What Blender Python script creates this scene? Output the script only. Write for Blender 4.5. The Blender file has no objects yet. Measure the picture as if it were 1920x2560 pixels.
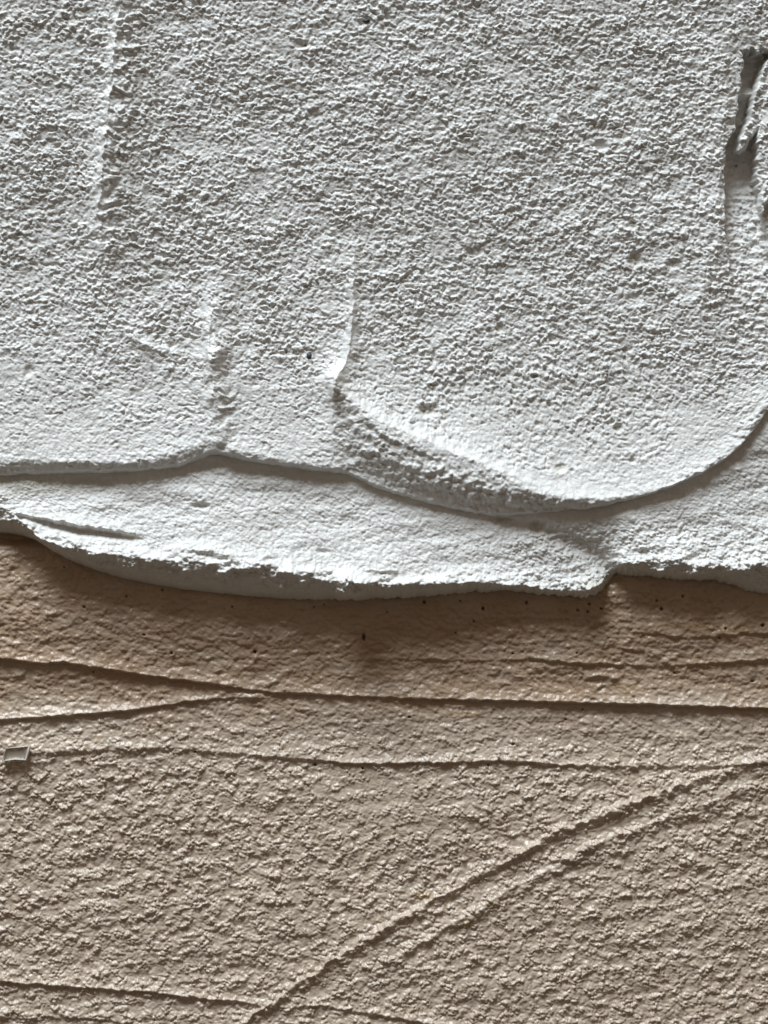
import bpy, math
import numpy as np

# ------------------------------------------------------------------ camera, light, exposure
S = 1e-4                      # one design unit = 0.1 mm ; the visible patch is 19 x 26 cm
scene = bpy.context.scene
C = scene.collection

def P(u, v, h=0.0):
    """patch coordinates (u right, v down, h out of the wall) -> metres"""
    return ((u - 960) * S, -h * S, (1280 - v) * S)

cam_d = bpy.data.cameras.new('camera')
cam = bpy.data.objects.new('camera', cam_d)
C.objects.link(cam)
scene.camera = cam
DIST = 0.62
cam.location = (0.0, -DIST, 0.0)
cam.rotation_euler = (math.radians(90), 0, 0)
cam_d.sensor_fit = 'VERTICAL'
cam_d.sensor_height = 36
cam_d.lens = 36 * (DIST - 0.004) / 0.256
cam_d.clip_start = 0.01
cam_d.clip_end = 50

world = bpy.data.worlds.new('World')
scene.world = world
world.use_nodes = True
bg = world.node_tree.nodes['Background']
# dim warm room: lighter upper half, dark floor
_n = world.node_tree.nodes; _l = world.node_tree.links
_tc = _n.new('ShaderNodeTexCoord'); _sx = _n.new('ShaderNodeSeparateXYZ'); _mr = _n.new('ShaderNodeMapRange')
_mr.inputs[1].default_value = -0.7; _mr.inputs[2].default_value = 0.9; _mr.inputs[3].default_value = 0.04; _mr.inputs[4].default_value = 0.29
_l.new(_tc.outputs['Generated'], _sx.inputs[0]); _l.new(_sx.outputs['Z'], _mr.inputs[0]); _l.new(_mr.outputs[0], bg.inputs['Strength'])
bg.inputs['Color'].default_value = (1.0, 0.82, 0.64, 1)

def area(name, loc, target, sx, sy, power, color):
    d = bpy.data.lights.new(name, 'AREA')
    d.shape = 'RECTANGLE'; d.size = sx; d.size_y = sy
    d.energy = power; d.color = color
    o = bpy.data.objects.new(name, d)
    C.objects.link(o)
    o.location = loc
    from mathutils import Vector
    dv = Vector(target) - Vector(loc)
    o.rotation_euler = dv.to_track_quat('-Z', 'Z').to_euler()
    return o
# a tall window above the wall, light raking down over the relief, slightly from the left
EL = math.radians(25)
D = 1.9
area('window_light', (-0.42, -D * math.sin(EL), D * math.cos(EL)), (0, 0, 0), 0.75, 0.85, 60, (0.82, 0.92, 1.0))

scene.view_settings.view_transform = 'Standard'
scene.view_settings.look = 'None'
scene.view_settings.exposure = 0.0
scene.view_settings.gamma = 1.0
scene.view_settings.use_curve_mapping = False

# ------------------------------------------------------------------ noise
F = np.float32
def _hash(ix, iy, seed):
    h = (ix.astype(np.int64) * 374761393 + iy.astype(np.int64) * 668265263 + seed * 1274126177) & 0xffffffff
    h = ((h ^ (h >> 13)) * 1274126177) & 0xffffffff
    h = ((h ^ (h >> 15)) * 2246822519) & 0xffffffff
    return ((h ^ (h >> 16)) & 0xffffff).astype(F) / F(0xffffff)

def perlin(x, y, seed=0):
    ix = np.floor(x).astype(np.int32); iy = np.floor(y).astype(np.int32)
    fx = (x - ix).astype(F); fy = (y - iy).astype(F)
    u = fx * fx * fx * (fx * (fx * 6 - 15) + 10); v = fy * fy * fy * (fy * (fy * 6 - 15) + 10)
    def g(dx, dy):
        a = _hash(ix + dx, iy + dy, seed) * F(6.2831853)
        return np.cos(a) * (fx - dx) + np.sin(a) * (fy - dy)
    n0 = g(0, 0) * (1 - u) + g(1, 0) * u
    n1 = g(0, 1) * (1 - u) + g(1, 1) * u
    return (n0 * (1 - v) + n1 * v) * F(1.5)

def worley(x, y, seed=0):
    """smooth mound field: round humps of different heights, one per cell"""
    ix = np.floor(x).astype(np.int32); iy = np.floor(y).astype(np.int32)
    out = np.zeros_like(x, dtype=F)
    for dx in (-1, 0, 1):
        for dy in (-1, 0, 1):
            cx = ix + dx; cy = iy + dy
            px = cx + _hash(cx, cy, seed); py = cy + _hash(cx, cy, seed + 7)
            hh = 0.35 + 0.65 * _hash(cx, cy, seed + 13)
            rr = 0.45 + 0.45 * _hash(cx, cy, seed + 19)
            d2 = ((x - px) ** 2 + (y - py) ** 2) / (rr * rr)
            out = np.maximum(out, hh * np.clip(1 - d2, 0, 1) ** 1.1)
    return out.astype(F)

def sstep(a, b, x):
    t = np.clip((x - a) / (b - a), 0, 1)
    return (t * t * (3 - 2 * t)).astype(F)

def gauss(x, y, cx, cy, sx, sy=None, rot=0.0):
    sy = sy or sx
    dx = x - cx; dy = y - cy
    c, s = math.cos(math.radians(rot)), math.sin(math.radians(rot))
    a = (dx * c + dy * s) / sx; b = (-dx * s + dy * c) / sy
    return np.exp(-(a * a + b * b)).astype(F)

# distance to an open polyline with parameters interpolated along it
def polydist(x, y, pts):
    """pts rows: u, v, p1, p2, ...  -> signed distance (+ = to the right of travel in (u right, v down), i.e. below a left-to-right line), params"""
    pts = np.array(pts, dtype=np.float64)
    best = np.full(x.shape, 1e9, F); sd = np.zeros(x.shape, F)
    prm = [np.zeros(x.shape, F) for _ in range(pts.shape[1] - 2)]
    for k in range(len(pts) - 1):
        a = pts[k]; b = pts[k + 1]
        ex, ey = b[0] - a[0], b[1] - a[1]; L2 = ex * ex + ey * ey
        t = np.clip(((x - a[0]) * ex + (y - a[1]) * ey) / L2, 0, 1).astype(F)
        dx = x - (a[0] + t * ex); dy = y - (a[1] + t * ey)
        d = np.sqrt(dx * dx + dy * dy)
        m = d < best
        best = np.where(m, d, best)
        side = np.where(ex * dy - ey * dx >= 0, 1, -1)
        sd = np.where(m, d * side, sd)
        for q in range(len(prm)):
            prm[q] = np.where(m, a[2 + q] + t * (b[2 + q] - a[2 + q]), prm[q])
    return sd.astype(F), prm

def smooth_pts(pts, n=3):
    """Chaikin corner cutting"""
    p = np.array(pts, dtype=float)
    for _ in range(n):
        q = [p[0]]
        for a, b in zip(p[:-1], p[1:]):
            q.append(0.75 * a + 0.25 * b); q.append(0.25 * a + 0.75 * b)
        q.append(p[-1]); p = np.array(q)
    return p

def edge(h, x, y, pts, jag=4.0, seed=0, pad=260, smooth=1, sharp=1.0, jlam=40., scale=1.0, wk=1.0):
    """a trowel edge: material piles up towards the line (A, w_in on its upper side) and drops (w_out) on its lower side.
    pts rows: u, v, A, w_in, w_out"""
    p = smooth_pts(pts, smooth)
    m = (x > p[:, 0].min() - pad) & (x < p[:, 0].max() + pad) & (y > p[:, 1].min() - pad) & (y < p[:, 1].max() + pad)
    if not m.any(): return
    xs = x[m]; ys = y[m]
    jx = perlin(xs / jlam, ys / jlam, seed + 50) * jag + perlin(xs / 11, ys / 11, seed + 51) * jag * 0.5
    jy = perlin(xs / jlam, ys / jlam, seed + 52) * jag + perlin(xs / 11, ys / 11, seed + 53) * jag * 0.5
    sd, (A, wi, wo) = polydist(xs + jx, ys + jy, p)
    inn = np.exp(-np.abs(sd) / (wi * wk))
    t = np.clip(sd / wo, 0, 1)
    out = 1 - t * t * (3 - 2 * t) if sharp >= 1 else 0.5 + 0.5 * np.cos(math.pi * t)
    h[m] += scale * A * np.where(sd < 0, inn, out)

def curve(x, pts):
    p = smooth_pts(pts, 2)
    return np.interp(x, p[:, 0], p[:, 1]).astype(F)

# ------------------------------------------------------------------ outlines read off the relief
LIP_BOTTOM = [(-700,1290),(-200,1318),(0,1330),(60,1338),(95,1352),(130,1379),(200,1412),(300,1445),(405,1466),(500,1478),(600,1488),(700,1497),
              (840,1501),(960,1497),(1076,1490),(1160,1482),(1238,1477),(1300,1479),(1350,1486),(1400,1491),(1460,1492),(1488,1489),(1505,1476),(1520,1458),
              (1540,1436),(1618,1441),(1692,1449),(1786,1451),(1830,1460),(1860,1474),(1920,1488),(2100,1480),(2700,1500)]
LIP_CREST = [(-700,1200),(-200,1225),(0,1250),(35,1284),(66,1304),(100,1338),(150,1360),(210,1370),(300,1385),(400,1398),(500,1404),(600,1410),(665,1418),
             (735,1434),(827,1450),(900,1454),(1000,1462),(1100,1458),(1200,1452),(1300,1463),(1380,1474),(1450,1476),(1497,1465),(1520,1418),
             (1560,1402),(1620,1404),(1700,1413),(1760,1418),(1800,1408),(1920,1408),(2700,1400)]
STEP_BOTTOM = [(-700,1190),(0,1195),(116,1188),(231,1185),(347,1182),(451,1172),(492,1152),(544,1134),(608,1152),(694,1167),(810,1181),(868,1188),(903,1205),
               (960,1230),(1047,1255),(1134,1277),(1220,1292),(1307,1292),(1423,1284),(1539,1265),(1654,1232),(1770,1180),(1828,1140),(1880,1082),(1905,1040),(1935,1020),(2050,1000),(2700,950)]

# ------------------------------------------------------------------ texture of the trowelled plaster
def tex_white(x, y):
    x = x * F(1.14); y = y * F(1.14)
    wx = x + perlin(x / 19, y / 19, 1) * 6; wy = y + perlin(x / 19, y / 19, 2) * 5
    w1 = worley(wx / 17.5, wy / 15.5, 3)
    w2 = worley(wx / 11, wy / 10, 4)
    w3 = worley(x / 7, y / 6.5, 7)
    p = perlin(wx / 24, wy / 19, 6)
    q = perlin(wx / 10, wy / 9, 5)
    big = perlin(wx / 60, wy / 44, 10)
    hole = np.clip(perlin(wx / 15, wy / 12, 11) - 0.28, 0, 1)
    mod = 0.9 + 0.55 * perlin(x / 80, y / 64, 9) + 0.4 * perlin(x / 220, y / 190, 12)
    return (3.2 * w1 + 3.5 * w2 + 2.3 * w3 + 2.0 * p + 1.6 * q - 12 * hole) * np.clip(mod, 0.4, 1.6) * 1.12 + 2.0 * big

def tex_fine(x, y):
    wx = x + perlin(x / 22, y / 22, 21) * 5; wy = y + perlin(x / 22, y / 22, 22) * 5
    return 3.3 * worley(wx / 12.5, wy / 11, 24) + 2.3 * worley(x / 7.2, y / 6.6, 27) + 1.4 * perlin(wx / 24, wy / 18, 25)

def tex_beige(x, y):
    x = x * F(1.1); y = y * F(1.1)
    # nodules dragged slightly up to the right
    a = math.radians(-16)
    rx = x * math.cos(a) + y * math.sin(a); ry = -x * math.sin(a) + y * math.cos(a)
    wx = rx + perlin(x / 24, y / 24, 31) * 7; wy = ry + perlin(x / 24, y / 24, 32) * 5
    w1 = worley(wx / 18, wy / 15, 33)
    w2 = worley(wx / 10, wy / 9, 34)
    w3 = worley(x / 7, y / 6.4, 35)
    p = perlin(wx / 24, wy / 17, 36)
    pl = perlin(wx / 80, wy / 36, 37)
    gate = 0.55 + 1.05 * np.clip(0.5 + 1.3 * perlin(wx / 38, wy / 30, 39), 0, 1)
    return (3.8 * w1 + 3.6 * w2 + 2.0 * w3) * gate + 1.8 * p + 1.6 * pl

def pit(h, x, y, cx, cy, r, depth, ry=None):
    ry = ry or r
    m = (np.abs(x - cx) < 4 * r) & (np.abs(y - cy) < 4 * ry)
    if m.any():
        d2 = ((x[m] - cx) / r) ** 2 + ((y[m] - cy) / ry) ** 2
        h[m] -= depth * np.exp(-d2 ** 2)

# ------------------------------------------------------------------ height of each layer
def H_lower(x, y, yc, yb):
    """lower white coat: hollow under the step, rising to the lip crest, falling over the lip face"""
    d = yc - y
    h = np.full(x.shape, 66, F)
    h += (24 * sstep(1250, 1420, x) - 8 * sstep(1620, 1800, x)) * np.exp(-((y - curve(x, STEP_BOTTOM)) / 110) ** 2)
    lob = np.interp(x, [-700, 0, 60, 150, 500, 900, 1150, 1300, 1450, 1515, 1560, 1700, 2000], [22, 26, 42, 56, 58, 52, 38, 24, 18, 14, 36, 46, 46]).astype(F)
    win = np.interp(x, [-700, 0, 300, 900, 1200, 1500, 1560, 2000], [60, 62, 95, 105, 100, 60, 80, 120]).astype(F)
    rise = np.where(d > 0, np.exp(-np.abs(d) / win), 1.0)
    h = h + lob * rise
    # the valley between the two lobes
    v = smooth_pts([(1180,1270,0,30,30),(1300,1312,8,40,26),(1420,1352,18,45,28),(1500,1395,26,40,26),(1530,1440,30,30,20),(1545,1480,20,30,20)], 1)
    sd, (A, wi, wo) = polydist(x, y, v)
    h = h - A * np.exp(-(sd / wo) ** 2)
    # a torn second rim above the crevice at the left end of the lip
    edge(h, x, y, [(50,1285,0,20,8),(90,1288,16,28,9),(140,1298,20,30,10),(210,1312,20,30,10),(290,1322,16,26,9),(350,1338,4,20,8),(380,1346,0,20,8)], jag=4, seed=61, jlam=22)
    sd, (A,) = polydist(x, y, [(70,1300,0),(110,1305,14),(200,1327,18),(270,1334,15),(350,1346,5),(370,1350,0)])
    h = h - A * np.exp(-(sd / 9) ** 2)
    # broken crescents along the crest
    edge(h, x, y, [(420,1372,0,30,10),(470,1368,12,30,14),(540,1376,16,34,16),(600,1394,16,30,16),(640,1404,0,30,10)], jag=5, seed=62, jlam=20)
    edge(h, x, y, [(640,1412,0,30,12),(700,1418,10,26,14),(740,1432,12,26,12),(800,1438,0,24,10)], jag=5, seed=63, jlam=20)
    edge(h, x, y, [(900,1420,0,20,8),(930,1424,10,26,9),(980,1424,12,26,9),(1020,1430,0,20,8)], jag=3, seed=64, jlam=20)
    edge(h, x, y, [(1560,1360,0,20,8),(1600,1362,10,26,12),(1650,1366,10,26,12),(1700,1350,0,20,8)], jag=5, seed=65, jlam=20)
    edge(h, x, y, [(1640,1400,0,24,12),(1680,1392,10,26,14),(1720,1380,8,26,14),(1760,1368,0,24,12)], jag=6, seed=66, jlam=20)
    # fall of the lip face
    t = np.clip((y - yc) / np.maximum(yb - yc, 6), 0, 1)
    face = 1 - 0.42 * t - 0.38 * t ** 2.2 - 0.12 * t ** 7
    lump = 0
    for (lx, ly, sx, sy, la) in [(868,1452,24,16,40),(860,1478,18,12,34),(890,1484,14,9,26),(905,1456,16,10,30),(1012,1456,22,9,16),(1092,1452,26,8,14),(1185,1450,20,9,13),(395,1398,20,8,12),(612,1420,24,8,14),(560,1432,14,7,12),
                                 (1640,1424,20,8,14),(1722,1430,26,8,14),(1840,1424,22,9,14),(1260,1462,20,8,12),(250,1385,18,8,10),(1470,1470,16,10,14),(760,1452,12,7,12)]:
        lump = lump + 1.35 * la * gauss(x, y, lx, ly, sx, sy) ** 0.8 * (1 + 0.35 * perlin(x / 9, y / 9, 78))
    h = np.where(t > 0, 30 + (h - 30) * face, h) + lump
    h += 5 * perlin(x / 160, y / 60, 70) + 2.5 * perlin(x / 60, y / 26, 71)
    # texture
    am = 0.9 + 0.5 * sstep(-50, 10, y - yc) * (1 - sstep(0.5, 0.95, t)) + 0.7 * sstep(1230, 1330, x) * sstep(1300, 1340, y)
    am = am * (0.6 + 0.4 * sstep(0, 70, y - curve(x, STEP_BOTTOM) + 30 * sstep(700, 400, x)))
    am = np.where(t > 0.75, am * (1 - 0.6 * (t - 0.75) / 0.25), am)
    h += am * tex_fine(x, y)
    crumb = sstep(-44, -6, y - yc) * (1 - sstep(0.3, 0.95, t) * (0.55 + 0.45 * sstep(-.1, .3, perlin(x / 90, y / 30, 79)))) * (0.4 + 0.6 * sstep(-.2, .3, perlin(x / 70, y / 40, 72)))
    h += crumb * (7 * worley(x / 20, y / 15, 73) + 4.5 * worley(x / 10, y / 9, 75) + 11 * perlin(x / 44, y / 24, 76) + 5 * perlin(x / 20, y / 14, 74))
    pit(h, x, y, 505, 1265, 20, 9, 7); pit(h, x, y, 1340, 1316, 20, 13, 17); pit(h, x, y, 1375, 1330, 14, 6, 8); pit(h, x, y, 807, 1379, 15, 7, 7)
    pit(h, x, y, 1258, 1300, 26, 6, 6)
    return h

def H_upper(x, y, yb):
    h = np.full(x.shape, 66, F)
    h += 7 * perlin(x / 520, y / 420, 80) + 3 * perlin(x / 170, y / 130, 81)
    # gentle bowls of the three trowel passes
    h += 24 * np.exp(-np.clip(yb - y, 0, 3000) / 200)
    h += 0.115 * 160 * np.log1p(np.exp(np.clip((820 - y) / 160, -20, 20)))      # the field leans forward towards the top
    h += 6 * gauss(x, y, 0, 200, 260, 700) - 5 * gauss(x, y, 1250, 700, 420, 420)
    # vertical ridges
    smo = np.zeros_like(x)
    def ridge(pts, seed, jag=5, core=0.4, cr=7.0):
        nonlocal h
        p = smooth_pts(pts, 2)
        m = (x > p[:, 0].min() - 160) & (x < p[:, 0].max() + 160) & (y > p[:, 1].min() - 160) & (y < p[:, 1].max() + 160)
        xs, ys = x[m], y[m]
        jx = perlin(xs / 35, ys / 35, seed) * jag + perlin(xs / 12, ys / 18, seed + 1) * jag * 0.5
        sd, (A, wl, wr) = polydist(xs + jx, ys, p)     # travelling downwards: + = left side
        prof = np.where(sd > 0, np.exp(-np.abs(sd) / wl), (1 - core) * np.exp(-(sd / (1.2 * wr)) ** 2) + core * np.exp(-np.abs(sd) / 6))
        hh = 1.35 * A * prof
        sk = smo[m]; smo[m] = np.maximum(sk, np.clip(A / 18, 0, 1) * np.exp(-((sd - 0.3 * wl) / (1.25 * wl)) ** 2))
        # little drag creases fanning off the ridge, down to the right
        k = np.where(sd < 0, np.exp(-((sd + 22) / 26) ** 2), 0.35 * np.exp(-(sd / 16) ** 2)) * np.clip(A / 16, 0, 1.2)
        a = math.radians(50)
        wv = perlin(xs / 50, ys / 50, seed + 5) * 26 + 0.012 * np.clip(sd, -80, 80) ** 2
        q = perlin((xs * math.cos(a) + ys * math.sin(a)) / 46, (-xs * math.sin(a) + ys * math.cos(a) + wv) / 15, seed + 3)
        q += 0.4 * perlin((xs * math.cos(a) + ys * math.sin(a)) / 22, (-xs * math.sin(a) + ys * math.cos(a) + wv) / 8, seed + 4)
        hh += k * cr * q
        tmp = h[m]; tmp += hh; h[m] = tmp
    ridge([(316,-300,16,15,60),(312,0,22,18,60),(306,120,23,17,56),(290,260,24,18,60),(280,330,25,18,60),(268,430,24,20,60),(258,520,22,22,60),(258,590,17,24,50),
           (272,660,11,26,44),(300,740,5,30,30),(340,800,2,30,30),(430,880,0,30,30)], 90, 7, 0.2)
    ridge([(300,800,0,26,16),(350,860,8,22,12),(430,884,6,22,12),(470,900,0,22,12)], 97)
    ridge([(540,640,0,24,40),(538,740,8,20,40),(530,820,17,18,40),(524,880,23,18,40),(532,930,25,18,36),(540,1000,23,18,30),(540,1040,14,16,30),(552,1080,10,20,26),(565,1120,6,24,20)], 94, 6, 0.1)
    h += 16 * gauss(x, y, 545, 885, 20, 30, 20) + 10 * gauss(x, y, 524, 815, 16, 40)
    ridge([(884,560,0,16,12),(886,660,7,14,12),(886,740,12,13,12),(880,830,14,13,13),(872,890,16,15,20),(852,936,18,18,30),(836,962,16,22,30)], 98, 5, 0.4, 2.5)
    ridge([(838,950,16,26,24),(832,1020,14,20,20),(834,1090,10,20,20),(846,1150,4,20,20)], 101, 4, 0.3, 2.5)
    # the step along the bottom of the left and middle pass
    edge(h, x, y, [(-700,1150,24,90,42),(0,1154,26,90,42),(87,1150,26,90,38),(174,1152,26,90,34),(300,1158,24,85,28),(405,1143,22,70,32),(475,1120,18,60,34),(532,1098,12,50,34),
                   (579,1126,12,50,26),(665,1140,14,60,26),(752,1155,14,60,26),(856,1170,8,50,20)], jag=5, seed=110, jlam=30, pad=300, scale=0.7)
    # the big bowl rim
    edge(h, x, y, [(836,955,14,34,40),(862,1010,28,44,60),(890,1060,38,60,80),(950,1120,50,80,90),(1076,1170,62,95,92),(1191,1200,68,105,86),(1307,1224,70,110,70),(1411,1244,66,100,50),
                   (1510,1247,56,105,40),(1597,1234,44,95,54),(1683,1208,32,85,66),(1770,1160,24,75,70),(1828,1112,20,65,66),(1874,1048,18,55,60),(1897,1016,17,50,50),
                   (1925,1008,20,50,26),(2100,990,20,50,26),(2700,940,20,50,26)], jag=5, seed=115, jlam=34, pad=420, scale=0.66)
    edge(h, x, y, [(900,1030,0,24,12),(940,1072,8,24,12),(990,1104,10,24,12),(1050,1130,7,24,12),(1110,1152,0,24,12)], jag=3, seed=117, jlam=20)
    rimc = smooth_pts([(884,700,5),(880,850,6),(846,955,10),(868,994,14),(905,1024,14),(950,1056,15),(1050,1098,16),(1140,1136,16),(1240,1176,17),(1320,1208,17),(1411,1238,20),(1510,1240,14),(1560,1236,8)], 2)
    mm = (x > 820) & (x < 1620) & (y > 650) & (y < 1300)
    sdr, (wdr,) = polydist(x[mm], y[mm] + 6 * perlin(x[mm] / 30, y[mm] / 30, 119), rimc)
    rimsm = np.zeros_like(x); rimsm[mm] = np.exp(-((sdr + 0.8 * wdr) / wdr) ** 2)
    edge(h, x, y, [(838,952,8,16,30),(862,985,18,16,50),(900,1020,24,20,60),(950,1054,24,24,70),(1050,1098,22,26,70),(1140,1136,20,28,60),(1240,1176,14,30,40),(1310,1204,6,30,30),(1360,1220,0,30,30)],
         jag=7, seed=118, jlam=30)
    # right border of the bowl: a low ridge, then a slot dug beside it
    ridge([(1800,60,0,60,30),(1800,300,8,70,14),(1785,480,8,70,14),(1790,620,8,60,20),(1750,720,7,60,40),(1740,820,6,60,50),(1780,900,0,60,50)], 120, 4)
    # slot
    sl = smooth_pts([(1876,150,34),(1872,200,32),(1866,260,32),(1850,330,26),(1838,400,38),(1838,455,38),(1842,500,42),(1850,560,46),(1860,640,50),(1870,700,50)], 2)
    dep = smooth_pts([(1862,120,0),(1862,150,84),(1850,225,64),(1848,246,34),(1850,262,70),(1836,330,56),(1832,385,80),(1840,450,60),(1848,520,44),(1860,620,20),(1870,760,0)], 2)
    m = (x > 1740) & (x < 2000) & (y > 100) & (y < 920)
    xs, ys = x[m], y[m]
    cx = np.interp(ys, sl[:, 1], sl[:, 0]); wd = np.interp(ys, sl[:, 1], sl[:, 2]); dp = np.interp(ys, dep[:, 1], dep[:, 2])
    xx = xs + perlin(xs / 14, ys / 14, 130) * 5 + perlin(xs / 40, ys / 40, 133) * 9
    inside = sstep(0, 5, xx - (cx - wd)) * (1 - sstep(0, 7, xx - (cx + wd))) * sstep(143, 151, ys + perlin(xs / 12, ys / 12, 131) * 9)
    slot = np.zeros_like(x); slot[m] = inside
    tmp = h[m]; tmp -= inside * dp; tmp += inside * (5 * perlin(xs / 30, ys / 14, 132) + 14 * gauss(xs, ys, 1865, 246, 30, 7))
    # material pushed up right of the slot
    bank = np.exp(-((xs - (cx + wd + 42)) / 34) ** 2) * sstep(110, 200, ys) * (1 - sstep(470, 560, ys))
    tmp += 12 * bank; h[m] = tmp
    # texture amplitude: coarse in the fields, smoother near the bottom piles
    sdb = yb - y
    am = 0.35 + 0.65 * sstep(30, 330, sdb)
    am *= 1 - 0.25 * sstep(330, 120, x) * sstep(600, 900, y)
    am *= (1 - 0.4 * smo) * (1 - 0.4 * rimsm)
    am *= 1 - 0.5 * slot * sstep(520, 440, y)
    am *= 1 + 0.15 * gauss(x, y, 1650, 250, 300, 300)
    h += am * tex_white(x, y)
    h += (1 - am) * (1 - 0.7 * rimsm) * 0.8 * tex_fine(x, y)
    crumb = gauss(x, y, 1120, 1200, 230, 40, 16) + 0.7 * gauss(x, y, 1430, 1262, 150, 22) + 0.8 * gauss(x, y, 1720, 1200, 130, 26, -36) + 0.7 * gauss(x, y, 1870, 1070, 80, 26, -55) + 0.5 * gauss(x, y, 920, 1110, 60, 50)
    crumb = crumb * (1 - rimsm)
    h += crumb * (6 * worley(x / 18, y / 15, 135) + 4 * worley(x / 10, y / 9, 138) + 5 * perlin(x / 26, y / 16, 136))
    # coarse knobs top right
    h += 4.5 * gauss(x, y, 1600, 560, 220, 330) * worley(x / 34, y / 30, 137)
    global LIT_TINT
    LIT_TINT = np.clip(0.9 * smo + 0.35 * rimsm, 0, 1) * np.clip(0.9 + 0.6 * perlin(x / 24, y / 24, 139), 0, 1)  # light caught by ridges and bowl rim, painted in as a whiter colour
    for a in [(1065,1028,17,13,15),(755,132,16,9,10),(1340,1062,6,6),(1541,1071,11,9,11),(1575,1153,7,7),(1395,1172,15,6,9),(1425,1177,5,5),(1247,822,10,9,12),(1581,655,15,12,18),
              (1497,375,16,9,12),(1576,570,10,9,10),(1185,635,20,9,12),(1797,950,5,7,8),(1500,330,10,8,14),(1277,1010,4,6,8),(1370,1013,6,6,8),(1190,490,14,6),(560,1122,14,8,10),(790,300,14,6),
              (1680,665,20,8,12),(1330,520,14,6,8),(1105,330,14,6),(80,930,12,6),(1620,1000,7,5),(1450,930,9,5)]:
        pit(h, x, y, *a)
    return h

def H_beige(x, y):
    h = np.zeros(x.shape, F)
    yb = curve(x, LIP_BOTTOM)
    h += 36 * (1 - sstep(1450, 1800, y)) + 0.035 * np.clip(y - 1760, 0, 2000)
    h -= 46 * (1 - sstep(-16, -2, y - yb))
    h -= 34 * gauss(x, y, 30, 1346, 90, 16)
    h += 5 * perlin(x / 420, y / 150, 140) + 2.5 * perlin(x / 150, y / 50, 141)
    E = [
     ([(-700,1600,16,60,7),(0,1645,17,48,8),(60,1652,16,44,7),(110,1660,15,40,7),(133,1650,17,40,8),(231,1666,18,44,8),(405,1693,17,44,8),(579,1716,15,36,8),(654,1730,12,34,7),
       (810,1736,11,34,7),(960,1744,13,38,7),(1307,1753,16,40,8),(1481,1756,20,36,9),(1654,1761,22,36,9),(1920,1771,20,36,9),(2700,1790,16,40,8)], 2.6),
     ([(-700,1840,12,34,7),(0,1799,15,32,7),(150,1790,15,32,7),(278,1779,15,30,7),(370,1770,13,30,7),(440,1758,12,26,6),(521,1750,9,22,6),(613,1744,4,20,6),(640,1742,0,20,6)], 2.6),
     ([(860,1650,0,26,8),(960,1646,4,24,9),(1122,1646,5,24,9),(1240,1654,2,24,8),(1330,1645,6,24,7),(1365,1648,8,24,7),(1452,1659,8,24,8),(1585,1661,6,24,8),(1650,1664,1,20,8),(1712,1661,7,26,9),(1920,1648,10,26,10),(2700,1640,8,26,10)], 4),
     ([(1560,1580,0,30,8),(1640,1580,4,30,8),(1689,1592,7,30,7),(1760,1588,6,30,8),(1816,1585,7,30,7),(1920,1579,6,30,8),(2700,1570,5,30,8)], 4),
     ([(-700,1860,6,40,12),(0,1882,5,40,12),(150,1880,7,30,12),(350,1868,6,30,14),(460,1872,6,30,14),(579,1884,8,30,12),(694,1893,10,30,9),(810,1903,12,30,9),(890,1911,12,30,8),(960,1910,12,30,8),(1134,1906,13,32,8),
       (1272,1901,12,32,8),(1365,1911,14,32,8),(1452,1913,10,30,9),(1560,1918,5,30,10),(1770,1917,7,30,10),(1920,1909,12,30,9),(2700,1880,10,30,9)], 3.5),
     ([(2300,1800,7,14,24),(1960,1885,7,14,24),(1828,1926,8,14,24),(1741,1949,11,14,24),(1625,1990,15,14,24),(1510,2034,15,14,24),(1458,2058,15,14,24),(1377,2084,15,14,24),(1307,2132,14,14,24),(1215,2178,12,14,24),
       (1099,2242,14,14,24),(1018,2288,14,14,24),(960,2323,14,14,24),(868,2377,12,14,24),(752,2456,14,14,24),(683,2502,15,14,24),(637,2537,15,14,24),(560,2590,14,14,24),(200,2800,12,14,24)][::-1], 8),
     ([(1900,1960,0,16,26),(1816,1993,8,16,26),(1683,2045,9,16,26),(1539,2091,9,16,26),(1452,2126,9,16,26),(1365,2184,9,16,26),(1261,2232,10,16,26),(1220,2259,10,16,26),(1105,2323,10,16,26),(960,2412,7,16,26),(860,2470,3,16,26),(800,2500,0,16,26)][::-1], 4),
     ([(-700,2410,12,22,8),(0,2453,13,22,8),(174,2465,13,22,8),(324,2476,13,22,8),(463,2488,13,20,8),(500,2496,8,20,7),(579,2502,12,18,7),(650,2511,9,16,7),(670,2513,0,16,7)], 3),
     ([(700,2540,0,22,9),(752,2508,8,22,10),(828,2517,9,22,10),(900,2530,8,22,10),(960,2538,10,22,9),(1035,2552,12,22,9),(1200,2575,10,22,9),(1700,2640,10,22,9)], 4),
     ([(880,2350,0,18,12),(960,2340,5,18,12),(1030,2340,4,18,12),(1060,2345,0,18,12)], 3),
     ([(1350,2165,0,18,10),(1400,2148,8,20,10),(1440,2152,10,20,9),(1470,2160,0,18,10)], 3),
     ([(1130,2330,0,18,10),(1160,2306,8,18,10),(1200,2300,5,18,10),(1230,2290,0,18,10)], 3),
     ([(200,2490,0,30,9),(0,2540,5,30,9)][::-1], 4),
     ([(0,2545,6,24,9),(200,2540,7,24,9),(330,2560,5,24,9),(500,2600,0,24,9)], 4),
    ]
    for k, (pts, jag) in enumerate(E):
        if pts[0][0] > pts[-1][0]: pts = pts[::-1]
        edge(h, x, y, pts, jag=jag, seed=150 + 4 * k, jlam=26, pad=200, smooth=2, scale=0.85, wk=0.62)
    # loose lumps
    h += 12 * gauss(x, y, 632, 1744, 24, 10) + 7 * gauss(x, y, 1500, 1690, 40, 8) + 6 * gauss(x, y, 1540, 1698, 14, 6)
    h += 5 * gauss(x, y, 690, 1700, 34, 6, -35) + 4 * gauss(x, y, 320, 1640, 40, 6, -50)
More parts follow.
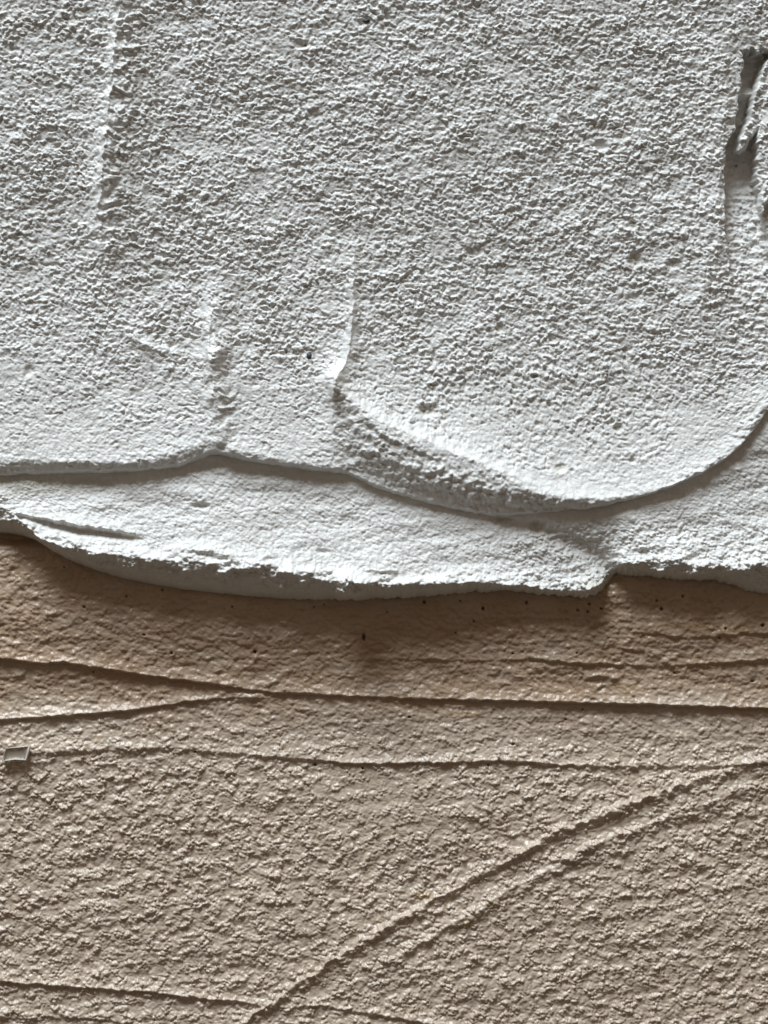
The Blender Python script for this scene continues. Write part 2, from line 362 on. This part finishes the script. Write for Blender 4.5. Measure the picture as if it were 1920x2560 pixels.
    h += 8 * gauss(x, y, 665, 2188, 30, 9, 15)
    h += 9 * gauss(x, y, 1560, 1470, 50, 26, -15)           # tan swelling beside the notch of the lip
    h -= 9 * np.exp(-np.clip(y - yb, 0, 999) / 40) * (1 - gauss(x, y, 1560, 1470, 60, 40))
    # texture: smoother under the lip, nodular below
    lowz = sstep(1760, 1960, y)
    am_n = 0.26 + 0.74 * lowz
    am_n = am_n * (1 - 0.45 * gauss(x, y, 1560, 1830, 500, 30))
    am_n = am_n + 0.22 * sstep(1770, 1830, y) * (1 - lowz)
    am_n *= 1 - 0.35 * gauss(x, y, 950, 2000, 260, 90)
    h += am_n * tex_beige(x, y)
    band = 1 - lowz
    bw = 9 * perlin(x / 26, y / 26, 196)
    h += 1.45 * band * (1.9 * perlin((x + bw) / 36, (y + bw) / 20, 190) + 1.2 * perlin((x + bw) / 15, y / 11, 191) + 1.5 * worley((x + bw) / 15, y / 12.5, 192) + 0.8 * worley(x / 8, y / 7, 194))
    # short pulled streaks right beneath the lip
    st = np.exp(-((y - yb - 60) / 60) ** 2) * sstep(800, 1100, x)
    h += st * 1.8 * perlin((x - 0.35 * (y - yb)) / 10, y / 42, 195)
    for a in PINHOLES:
        pit(h, x, y, a[0], a[1], a[2], 5 + 1.2 * a[2], a[3])
    return h

PINHOLES = [(909,1594,4.5,9),(427,1634,4,4),(636,1631,4.5,4.5),(210,1518,3,3),(315,1491,2.6,2.6),(359,1588,4,2.4),(1061,1506,4,4),(1208,1522,4,5),(1185,1554,3,3),(1151,1503,2.6,2.6),
            (1470,1530,4,4),(1474,1511,3,3),(1445,1526,3.4,3.4),(1504,1522,4,2.6),(1317,1507,3.4,4.4),(1643,1502,3.6,3.6),(1655,1523,4,4.4),(1708,1491,3,3),(1815,1572,3,3),(1800,1596,3.2,3.2),(1908,1564,5,4),
            (786,1915,4,3),(906,1924,3,3),(1222,1916,3,3),(1285,1864,4,3),(1025,1796,3.4,2.4),(1283,1635,2.6,2.6),(1444,1634,2.4,2.4),(485,1883,3.6,3),(405,1475,3,3),(240,1385,3,2.4),(160,1418,2.4,2.4),
            (785,1518,2.4,2.4),(810,1512,2.4,2.4),(1140,1583,2.6,2.6),(968,1531,2.4,2.4),(580,1517,2.4,2.4),(1460,1777,2.4,2.4),(1418,1802,2.4,2.4),(1022,1795,2.4,2.4),(230,1682,2.4,2.4),(1690,1684,3,2.4),(1885,1705,5,2.6)]
STAINS = [(295,1498,7,6),(1183,1533,9,9),(1685,1532,8,7),(1025,1518,4,9),(1399,1530,6,14),(1500,1455,30,22),(1230,2265,16,9),(1170,2310,14,8),(1770,1566,90,9),(1545,1720,60,6),(1165,1790,60,6),(1850,1570,60,12),
          (1060,2242,34,8),(240,1845,14,5),(1490,1420,10,8)]

# ------------------------------------------------------------------ grids
def axis(a0, a1, f0, f1, fine, coarse):
    mid = np.arange(f0, f1 + fine, fine)
    lo = np.arange(a0, f0 - coarse * 0.5, coarse); hi = np.arange(mid[-1] + coarse, a1 + coarse, coarse)
    return np.concatenate([lo, mid, hi]).astype(F)

FINE = 1.9
XA = axis(-620, 2540, -30, 1950, FINE, 6.0)

def link(name, me, m, parent=None):
    o = bpy.data.objects.new(name, me); C.objects.link(o)
    if m: me.materials.append(m)
    if parent: o.parent = parent
    return o

def grid_mesh(name, U, V, Hh, stain=None):
    nr, nc = U.shape
    co = np.empty((nr * nc, 3), F)
    co[:, 0] = ((U - 960) * S).ravel(); co[:, 1] = (-Hh * S).ravel(); co[:, 2] = ((1280 - V) * S).ravel()
    idx = np.arange(nr * nc, dtype=np.int32).reshape(nr, nc)
    q = np.stack([idx[:-1, :-1], idx[1:, :-1], idx[1:, 1:], idx[:-1, 1:]], -1).reshape(-1, 4)
    me = bpy.data.meshes.new(name)
    me.vertices.add(len(co)); me.vertices.foreach_set('co', co.ravel())
    me.loops.add(q.size); me.loops.foreach_set('vertex_index', q.ravel())
    me.polygons.add(len(q)); me.polygons.foreach_set('loop_start', np.arange(0, q.size, 4, dtype=np.int32))
    me.polygons.foreach_set('use_smooth', np.ones(len(q), bool))
    me.update(calc_edges=True)
    if stain is not None:
        for nm, arr in stain.items():
            at = me.attributes.new(nm, 'FLOAT', 'POINT'); at.data.foreach_set('value', arr.astype(F).ravel())
    return me

# ------------------------------------------------------------------ materials
def plaster(name, col, col2, rough, spec, micro, sheen_noise=0.1, stain_col=None, brown=None, lit_tint=None, hole_col=(0.03, 0.02, 0.015)):
    m = bpy.data.materials.new(name); m.use_nodes = True
    nt = m.node_tree; N = nt.nodes; L = nt.links
    b = N['Principled BSDF']
    tc = N.new('ShaderNodeTexCoord')
    n1 = N.new('ShaderNodeTexNoise'); n1.inputs['Scale'].default_value = 45; n1.inputs['Detail'].default_value = 6
    n2 = N.new('ShaderNodeTexNoise'); n2.inputs['Scale'].default_value = 2600; n2.inputs['Detail'].default_value = 3
    n3 = N.new('ShaderNodeTexNoise'); n3.inputs['Scale'].default_value = 420; n3.inputs['Detail'].default_value = 4
    for n in (n1, n2, n3): L.new(tc.outputs['Object'], n.inputs['Vector'])
    mx = N.new('ShaderNodeMix'); mx.data_type = 'RGBA'
    mx.inputs[6].default_value = (*col, 1); mx.inputs[7].default_value = (*col2, 1)
    rp = N.new('ShaderNodeMapRange'); rp.inputs[1].default_value = 0.35; rp.inputs[2].default_value = 0.65
    L.new(n1.outputs['Fac'], rp.inputs[0]); L.new(rp.outputs[0], mx.inputs[0])
    out = mx.outputs[2]
    if stain_col:
        a = N.new('ShaderNodeAttribute'); a.attribute_name = 'stain'
        m2 = N.new('ShaderNodeMix'); m2.data_type = 'RGBA'; m2.inputs[7].default_value = (*stain_col, 1)
        L.new(a.outputs['Fac'], m2.inputs[0]); L.new(out, m2.inputs[6]); out = m2.outputs[2]
        a = N.new('ShaderNodeAttribute'); a.attribute_name = 'dirt'
        m3 = N.new('ShaderNodeMix'); m3.data_type = 'RGBA'; m3.inputs[7].default_value = (*hole_col, 1)
        L.new(a.outputs['Fac'], m3.inputs[0]); L.new(out, m3.inputs[6]); out = m3.outputs[2]
    if lit_tint:  # mixes the painted ridge brightness into the base colour
        a = N.new('ShaderNodeAttribute'); a.attribute_name = 'lit_tint'
        m5 = N.new('ShaderNodeMix'); m5.data_type = 'RGBA'; m5.inputs[7].default_value = (*lit_tint, 1)
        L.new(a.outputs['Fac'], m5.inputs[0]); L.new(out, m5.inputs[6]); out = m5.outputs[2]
    if brown:
        a = N.new('ShaderNodeAttribute'); a.attribute_name = 'brown'
        m4 = N.new('ShaderNodeMix'); m4.data_type = 'RGBA'; m4.blend_type = 'MULTIPLY'; m4.inputs[7].default_value = (*brown, 1)
        L.new(a.outputs['Fac'], m4.inputs[0]); L.new(out, m4.inputs[6]); out = m4.outputs[2]
    L.new(out, b.inputs['Base Color'])
    rr = N.new('ShaderNodeMapRange'); rr.inputs[3].default_value = rough - sheen_noise; rr.inputs[4].default_value = rough + sheen_noise
    L.new(n3.outputs['Fac'], rr.inputs[0]); L.new(rr.outputs[0], b.inputs['Roughness'])
    b.inputs['Specular IOR Level'].default_value = spec
    bp = N.new('ShaderNodeBump'); bp.inputs['Strength'].default_value = 1.0; bp.inputs['Distance'].default_value = micro
    L.new(n2.outputs['Fac'], bp.inputs['Height']); L.new(bp.outputs[0], b.inputs['Normal'])
    return m

M_WHITE = plaster('white_plaster', (0.69, 0.67, 0.635), (0.75, 0.73, 0.70), 0.5, 0.45, 0.00012, stain_col=(0.50, 0.47, 0.38), lit_tint=(0.84, 0.82, 0.79))
M_BEIGE = plaster('beige_plaster', (0.51, 0.405, 0.312), (0.56, 0.45, 0.35), 0.36, 0.6, 0.00006, stain_col=(0.48, 0.35, 0.18), brown=(0.88, 0.77, 0.67))

def masks(x, y, holes, stains):
    holes = [(a[0], a[1], a[2] * 0.85, a[3] * 0.85) for a in holes]
    st = np.zeros(x.shape, F); dr = np.zeros(x.shape, F)
    for a in stains:
        m = (np.abs(x - a[0]) < 3 * a[2]) & (np.abs(y - a[1]) < 3 * a[3])
        if m.any():
            d = ((x[m] - a[0]) / a[2]) ** 2 + ((y[m] - a[1]) / a[3]) ** 2
            st[m] = np.maximum(st[m], 0.75 * np.exp(-d ** 1.5) * np.clip(0.8 + perlin(x[m] / 8, y[m] / 6, 5), 0, 1))
    for a in holes:
        r, ry = a[2], a[3]
        m = (np.abs(x - a[0]) < 3 * r) & (np.abs(y - a[1]) < 3 * ry)
        if m.any():
            d = ((x[m] - a[0]) / r) ** 2 + ((y[m] - a[1]) / ry) ** 2
            dr[m] = np.maximum(dr[m], (0.45 + 0.5 * abs(math.sin(a[0]))) * np.exp(-d ** 2))
    return {'stain': st, 'dirt': dr}

# ------------------------------------------------------------------ beige layer
YB = axis(1200, 3160, 1300, 2590, FINE, 6.0)
U, V = np.meshgrid(XA, YB)
Hb = H_beige(U, V)
mk = masks(U, V, PINHOLES, STAINS)
# the upper pass was mixed browner: its pigment ends raggedly along the third trowel edge
mk['brown'] = (1 - sstep(-60, 60, V - 1775 + 60 * perlin(U / 260, V / 120, 220) + 26 * perlin(U / 60, V / 40, 221))) * np.clip(0.85 + 0.5 * perlin(U / 120, V / 50, 222), 0, 1)
me = grid_mesh('beige_plaster', U, V, Hb, mk)
beige = link('beige_plaster', me, M_BEIGE)
beige['label'] = 'smooth tan brown plaster coat with thin trowel ridges, lying below the thick white lip'
beige['category'] = 'plaster'

# ------------------------------------------------------------------ white layer
white = bpy.data.objects.new('white_plaster', None); C.objects.link(white)
white.location = P(960, 1200, 0)
white['label'] = 'thick rough white plaster coat with scooped bowls and a rolled lip above the tan coat'
white['category'] = 'plaster'
def child(name, me, m):
    o = link(name, me, m, white)
    o.matrix_parent_inverse = white.matrix_world.inverted()
    o.location = tuple(-c for c in P(960, 1200, 0))
    return o

def layer_rows(y_top, y_fix, ybot, n_free, fine, coarse, y_fine):
    """row coordinates shared above y_fix, stretched between y_fix and the lower outline"""
    top = np.concatenate([np.arange(y_top, y_fine, coarse), np.arange(y_fine, y_fix, fine)]).astype(F)
    Vt = np.repeat(top[:, None], len(XA), 1)
    t = np.linspace(0, 1, n_free, dtype=F)[:, None]
    Vb = y_fix + t * (ybot[None, :] - y_fix)
    return np.vstack([Vt, Vb])

def undercut(U, V, Hh, floor, depth, rows=7, back=12.0, bulge=2.0):
    """roll the lower outline back underneath itself so that the edge is a real rounded thickness"""
    ux, vx, hx = [U], [V], [Hh]
    x0, y0, h0 = U[-1], V[-1], Hh[-1]
    for k in range(1, rows + 1):
        t = k / rows
        a = t * math.pi * 0.5
        nv = y0 + bulge * math.sin(t * math.pi) - back * (1 - math.cos(a)) 
        nh = h0 + (floor - h0) * t
        ux.append(x0[None]); vx.append(nv[None]); hx.append(nh[None])
    return np.vstack(ux), np.vstack(vx), np.vstack(hx)

jag = 3.0 * perlin(XA / 40, XA * 0, 201) + 2.6 * perlin(XA / 13, XA * 0, 202) + 1.2 * perlin(XA / 6, XA * 0, 203)
yl = curve(XA, LIP_BOTTOM) + jag * (0.35 + 1.0 * sstep(600, 900, XA) + 1.2 * np.exp(-((XA - 1500) / 90) ** 2))
yc = curve(XA, LIP_CREST) + 4 * perlin(XA / 34, XA * 0, 204) + 2.5 * perlin(XA / 12, XA * 0, 205)
yc = np.minimum(yc, yl - 6)
V = layer_rows(940, 1180, yl, 180, FINE, 6.0, 985)
U = np.repeat(XA[None, :], V.shape[0], 0)
Hl = H_lower(U, V, yc[None, :], yl[None, :])
# keep the hidden part of this coat safely below the upper coat
sb = curve(XA, STEP_BOTTOM)[None, :]
Hl = np.where(V < sb - 14, np.minimum(Hl, 56 - 0.05 * (sb - V)), Hl)
U, V, Hl = undercut(U, V, Hl, -16, 0)
sn = masks(U, V, [(135, 1183, 4, 3), (505, 1266, 0.1, 0.1)], [(1500, 1462, 50, 18), (1345, 1316, 22, 16), (1250, 1300, 30, 8), (60, 1216, 220, 20)])
child('lower_coat', grid_mesh('lower_coat', U, V, Hl, sn), M_WHITE)

yu = curve(XA, STEP_BOTTOM) + 3.0 * perlin(XA / 40, XA * 0, 211) + 2.0 * perlin(XA / 13, XA * 0, 212)
V = layer_rows(-620, 900, yu, 150, FINE, 6.0, -30)
U = np.repeat(XA[None, :], V.shape[0], 0)
Hu = H_upper(U, V, yu[None, :])
lit_tint = LIT_TINT.copy()
d = yu[None, :] - V
low = 62.0
Hu = np.where(d < 10, low + (Hu - low) * (0.25 + 0.75 * sstep(0, 10, d)), Hu)
U, V, Hu = undercut(U, V, Hu, 40, 0, back=9)
sn = masks(U, V, [(539, 1110, 3, 3), (1212, 128, 4.5, 7), (1277, 1010, 3, 6), (761, 134, 6, 4), (1575, 1153, 4, 3), (1797, 953, 3, 6), (1840, 415, 4, 4), (882, 372, 3, 3)],
           [(1581, 655, 14, 18), (1545, 350, 14, 10), (1065, 1028, 15, 12), (1245, 826, 9, 10), (1541, 1071, 9, 8), (1576, 570, 9, 8), (1396, 1172, 12, 7)])
sn['lit_tint'] = np.vstack([lit_tint, np.zeros((U.shape[0] - lit_tint.shape[0], U.shape[1]), F)])
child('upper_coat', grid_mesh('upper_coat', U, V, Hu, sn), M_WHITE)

# lifted shard of white plaster standing over the slot at the right
def island(name, poly, base_fn, H, pad=6, step=1.9, soft=9.0, seed=300):
    p = np.array(poly, float)
    xs = np.arange(p[:, 0].min() - pad, p[:, 0].max() + pad, step).astype(F); ys = np.arange(p[:, 1].min() - pad, p[:, 1].max() + pad, step).astype(F)
    X, Y = np.meshgrid(xs, ys)
    q = smooth_pts(np.vstack([p, p[:1]]), 1)
    jx = X + 3 * perlin(X / 14, Y / 14, seed); jy = Y + 3 * perlin(X / 14, Y / 14, seed + 1)
    sd, _ = polydist(jx, jy, np.hstack([q, np.zeros((len(q), 1))]))
    ins = np.zeros(X.shape, bool)
    for a, b in zip(q[:-1], q[1:]):
        c = ((a[1] > jy) != (b[1] > jy))
        with np.errstate(divide='ignore', invalid='ignore'):
            ins ^= c & (jx < (b[0] - a[0]) * (jy - a[1]) / (b[1] - a[1] + 1e-9) + a[0])
    d = np.abs(sd) * np.where(ins, 1, -1)
    dome = np.sqrt(np.clip(d / soft, 0, 1))
    Z = base_fn(X, Y) + H(X, Y) * dome + 2.2 * tex_fine(X, Y) * dome
    me = grid_mesh(name, X, Y, Z, {'stain': X * 0, 'dirt': X * 0})
    import bmesh
    bm = bmesh.new(); bm.from_mesh(me); bm.verts.ensure_lookup_table()
    dd = d.ravel()
    bmesh.ops.delete(bm, geom=[v for v in bm.verts if dd[v.index] < -1.0], context='VERTS')
    bm.to_mesh(me); bm.free()
    return me
child('lifted_flake', island('lifted_flake', [(1916,150),(1896,165),(1879,205),(1863,262),(1857,310),(1837,345),(1826,384),(1831,396),(1847,392),(1862,376),(1873,352),(1900,338),(1990,330),(2000,150)],
      lambda x, y: 70 + 0 * x, lambda x, y: 56 + 0.1 * (x - 1870) - 0.12 * (y - 260) + 5 * perlin(x / 16, y / 16, 3) + 0.9 * tex_white(x, y)), M_WHITE)
child('lifted_flake', island('lifted_flake', [(1925,420),(1905,445),(1893,470),(1884,500),(1884,530),(1891,556),(1900,552),(1905,520),(1935,500),(1990,480),(1990,420)],
      lambda x, y: 96 + 0 * x, lambda x, y: 26 + 0.8 * tex_white(x, y), seed=310), M_WHITE)

# ------------------------------------------------------------------ clear chip stuck in the beige coat
def clear_mat():
    m = bpy.data.materials.new('clear_chip'); m.use_nodes = True
    b = m.node_tree.nodes['Principled BSDF']
    b.inputs['Base Color'].default_value = (0.66, 0.58, 0.48, 1)
    b.inputs['Transmission Weight'].default_value = 0.6
    b.inputs['Roughness'].default_value = 0.16
    b.inputs['IOR'].default_value = 1.49
    return m
import bmesh
def chip():
    bm = bmesh.new()
    out = [(13, 1871), (42, 1869), (71, 1866), (68, 1884), (64, 1901), (36, 1899), (6, 1904), (8, 1888)]
    cx, cy = 38, 1885
    hb, ht = 8, 34
    def ring(f, h): return [bm.verts.new((cx + (u - cx) * f, cy + (v - cy) * f, hh)) for (u, v), hh in zip(out, h)]
    r0 = ring(1.0, [hb] * 8); r1 = ring(1.02, [ht - 3] * 8); r2 = ring(0.94, [ht + 1, ht, ht + 2, ht + 1, ht, ht - 1, ht, ht]); r3 = ring(0.80, [ht - 4] * 8); r4 = ring(0.45, [ht - 6] * 8)
    for a, b in ((r0, r1), (r1, r2), (r2, r3), (r3, r4)):
        for k in range(8): bm.faces.new((a[k], a[(k + 1) % 8], b[(k + 1) % 8], b[k]))
    bm.faces.new(r4); bm.faces.new(r0[::-1])
    for v in bm.verts: v.co = P(*v.co)
    bmesh.ops.recalc_face_normals(bm, faces=bm.faces)
    me = bpy.data.meshes.new('clear_chip'); bm.to_mesh(me); bm.free()
    return me
ch = link('clear_chip', chip(), clear_mat())
bv = ch.modifiers.new('bevel', 'BEVEL'); bv.width = 1.2 * S; bv.segments = 3
for p in ch.data.polygons: p.use_smooth = True
def chip_rim():
    bm = bmesh.new()
    out = [(13, 1871), (42, 1869), (71, 1866), (68, 1884), (64, 1901), (36, 1899), (6, 1904), (8, 1888)]
    n = 8; cx, cy = 38, 1885; rings = []
    for k in range(n):
        u, v = out[k]; dx, dy = u - cx, v - cy; L = math.hypot(dx, dy); dx /= L; dy /= L
        w = (0.7, 1.6, 3.2, 3.4, 2.4, 1.3, 2.0, 0.6)[k]
        rings.append([bm.verts.new(P(u + dx * w * math.cos(t), v + dy * w * math.cos(t), 33 + w * math.sin(t))) for t in [j * math.pi / 4 for j in range(8)]])
    for k in range(n):
        a, b = rings[k], rings[(k + 1) % n]
        for j in range(8): bm.faces.new((a[j], a[(j + 1) % 8], b[(j + 1) % 8], b[j]))
    bmesh.ops.recalc_face_normals(bm, faces=bm.faces)
    me = bpy.data.meshes.new('rim'); bm.to_mesh(me); bm.free()
    for p in me.polygons: p.use_smooth = True
    return me
M_RIM = bpy.data.materials.new('cloudy_rim'); M_RIM.use_nodes = True
_r = M_RIM.node_tree.nodes['Principled BSDF']; _r.inputs['Base Color'].default_value = (0.74, 0.69, 0.61, 1); _r.inputs['Roughness'].default_value = 0.2; _r.inputs['Transmission Weight'].default_value = 0.15
link('rim', chip_rim(), M_RIM, ch)
ch['label'] = 'small clear plastic chip stuck in the tan plaster coat at its left edge'
ch['category'] = 'chip'

# ------------------------------------------------------------------ dark grains lying in the white coat
def grain(u, v, h, rx, ry, seed, label):
    bm = bmesh.new()
    bmesh.ops.create_icosphere(bm, subdivisions=3, radius=1)
    X = np.array([w.co.x for w in bm.verts], F); Y = np.array([w.co.y + 3 * w.co.z for w in bm.verts], F)
    n = perlin(X * 1.7 + 9, Y * 1.7 + 9, seed) * 0.55 + perlin(X * 4, Y * 4, seed + 1) * 0.3
    for w, k in zip(bm.verts, n):
        c = w.co * (1 + float(k)); w.co = P(u + c.x * rx, v + c.y * ry, h + c.z * min(rx, ry))
    me = bpy.data.meshes.new('dark_grain'); bm.to_mesh(me); bm.free()
    for p in me.polygons: p.use_smooth = True
    o = link('dark_grain', me, M_DARK)
    o['label'] = label; o['category'] = 'grain'; o['group'] = 'dark grains caught in the white plaster'
M_DARK = bpy.data.materials.new('dark_grit'); M_DARK.use_nodes = True
_b = M_DARK.node_tree.nodes['Principled BSDF']; _b.inputs['Base Color'].default_value = (0.045, 0.05, 0.06, 1); _b.inputs['Roughness'].default_value = 0.45
def h_at(u, v):
    x = np.array([u], F); y = np.array([v], F)
    return float(H_upper(x, y, curve(x, STEP_BOTTOM))[0])
grain(775, 893, h_at(775, 893) + 1, 6, 8, 400, 'dark blue grey grain in the white plaster between the two vertical ridges')
grain(916, 74, h_at(916, 74) + 1, 7, 5, 404, 'tiny dark grain at the top of the white plaster, above the bowl')
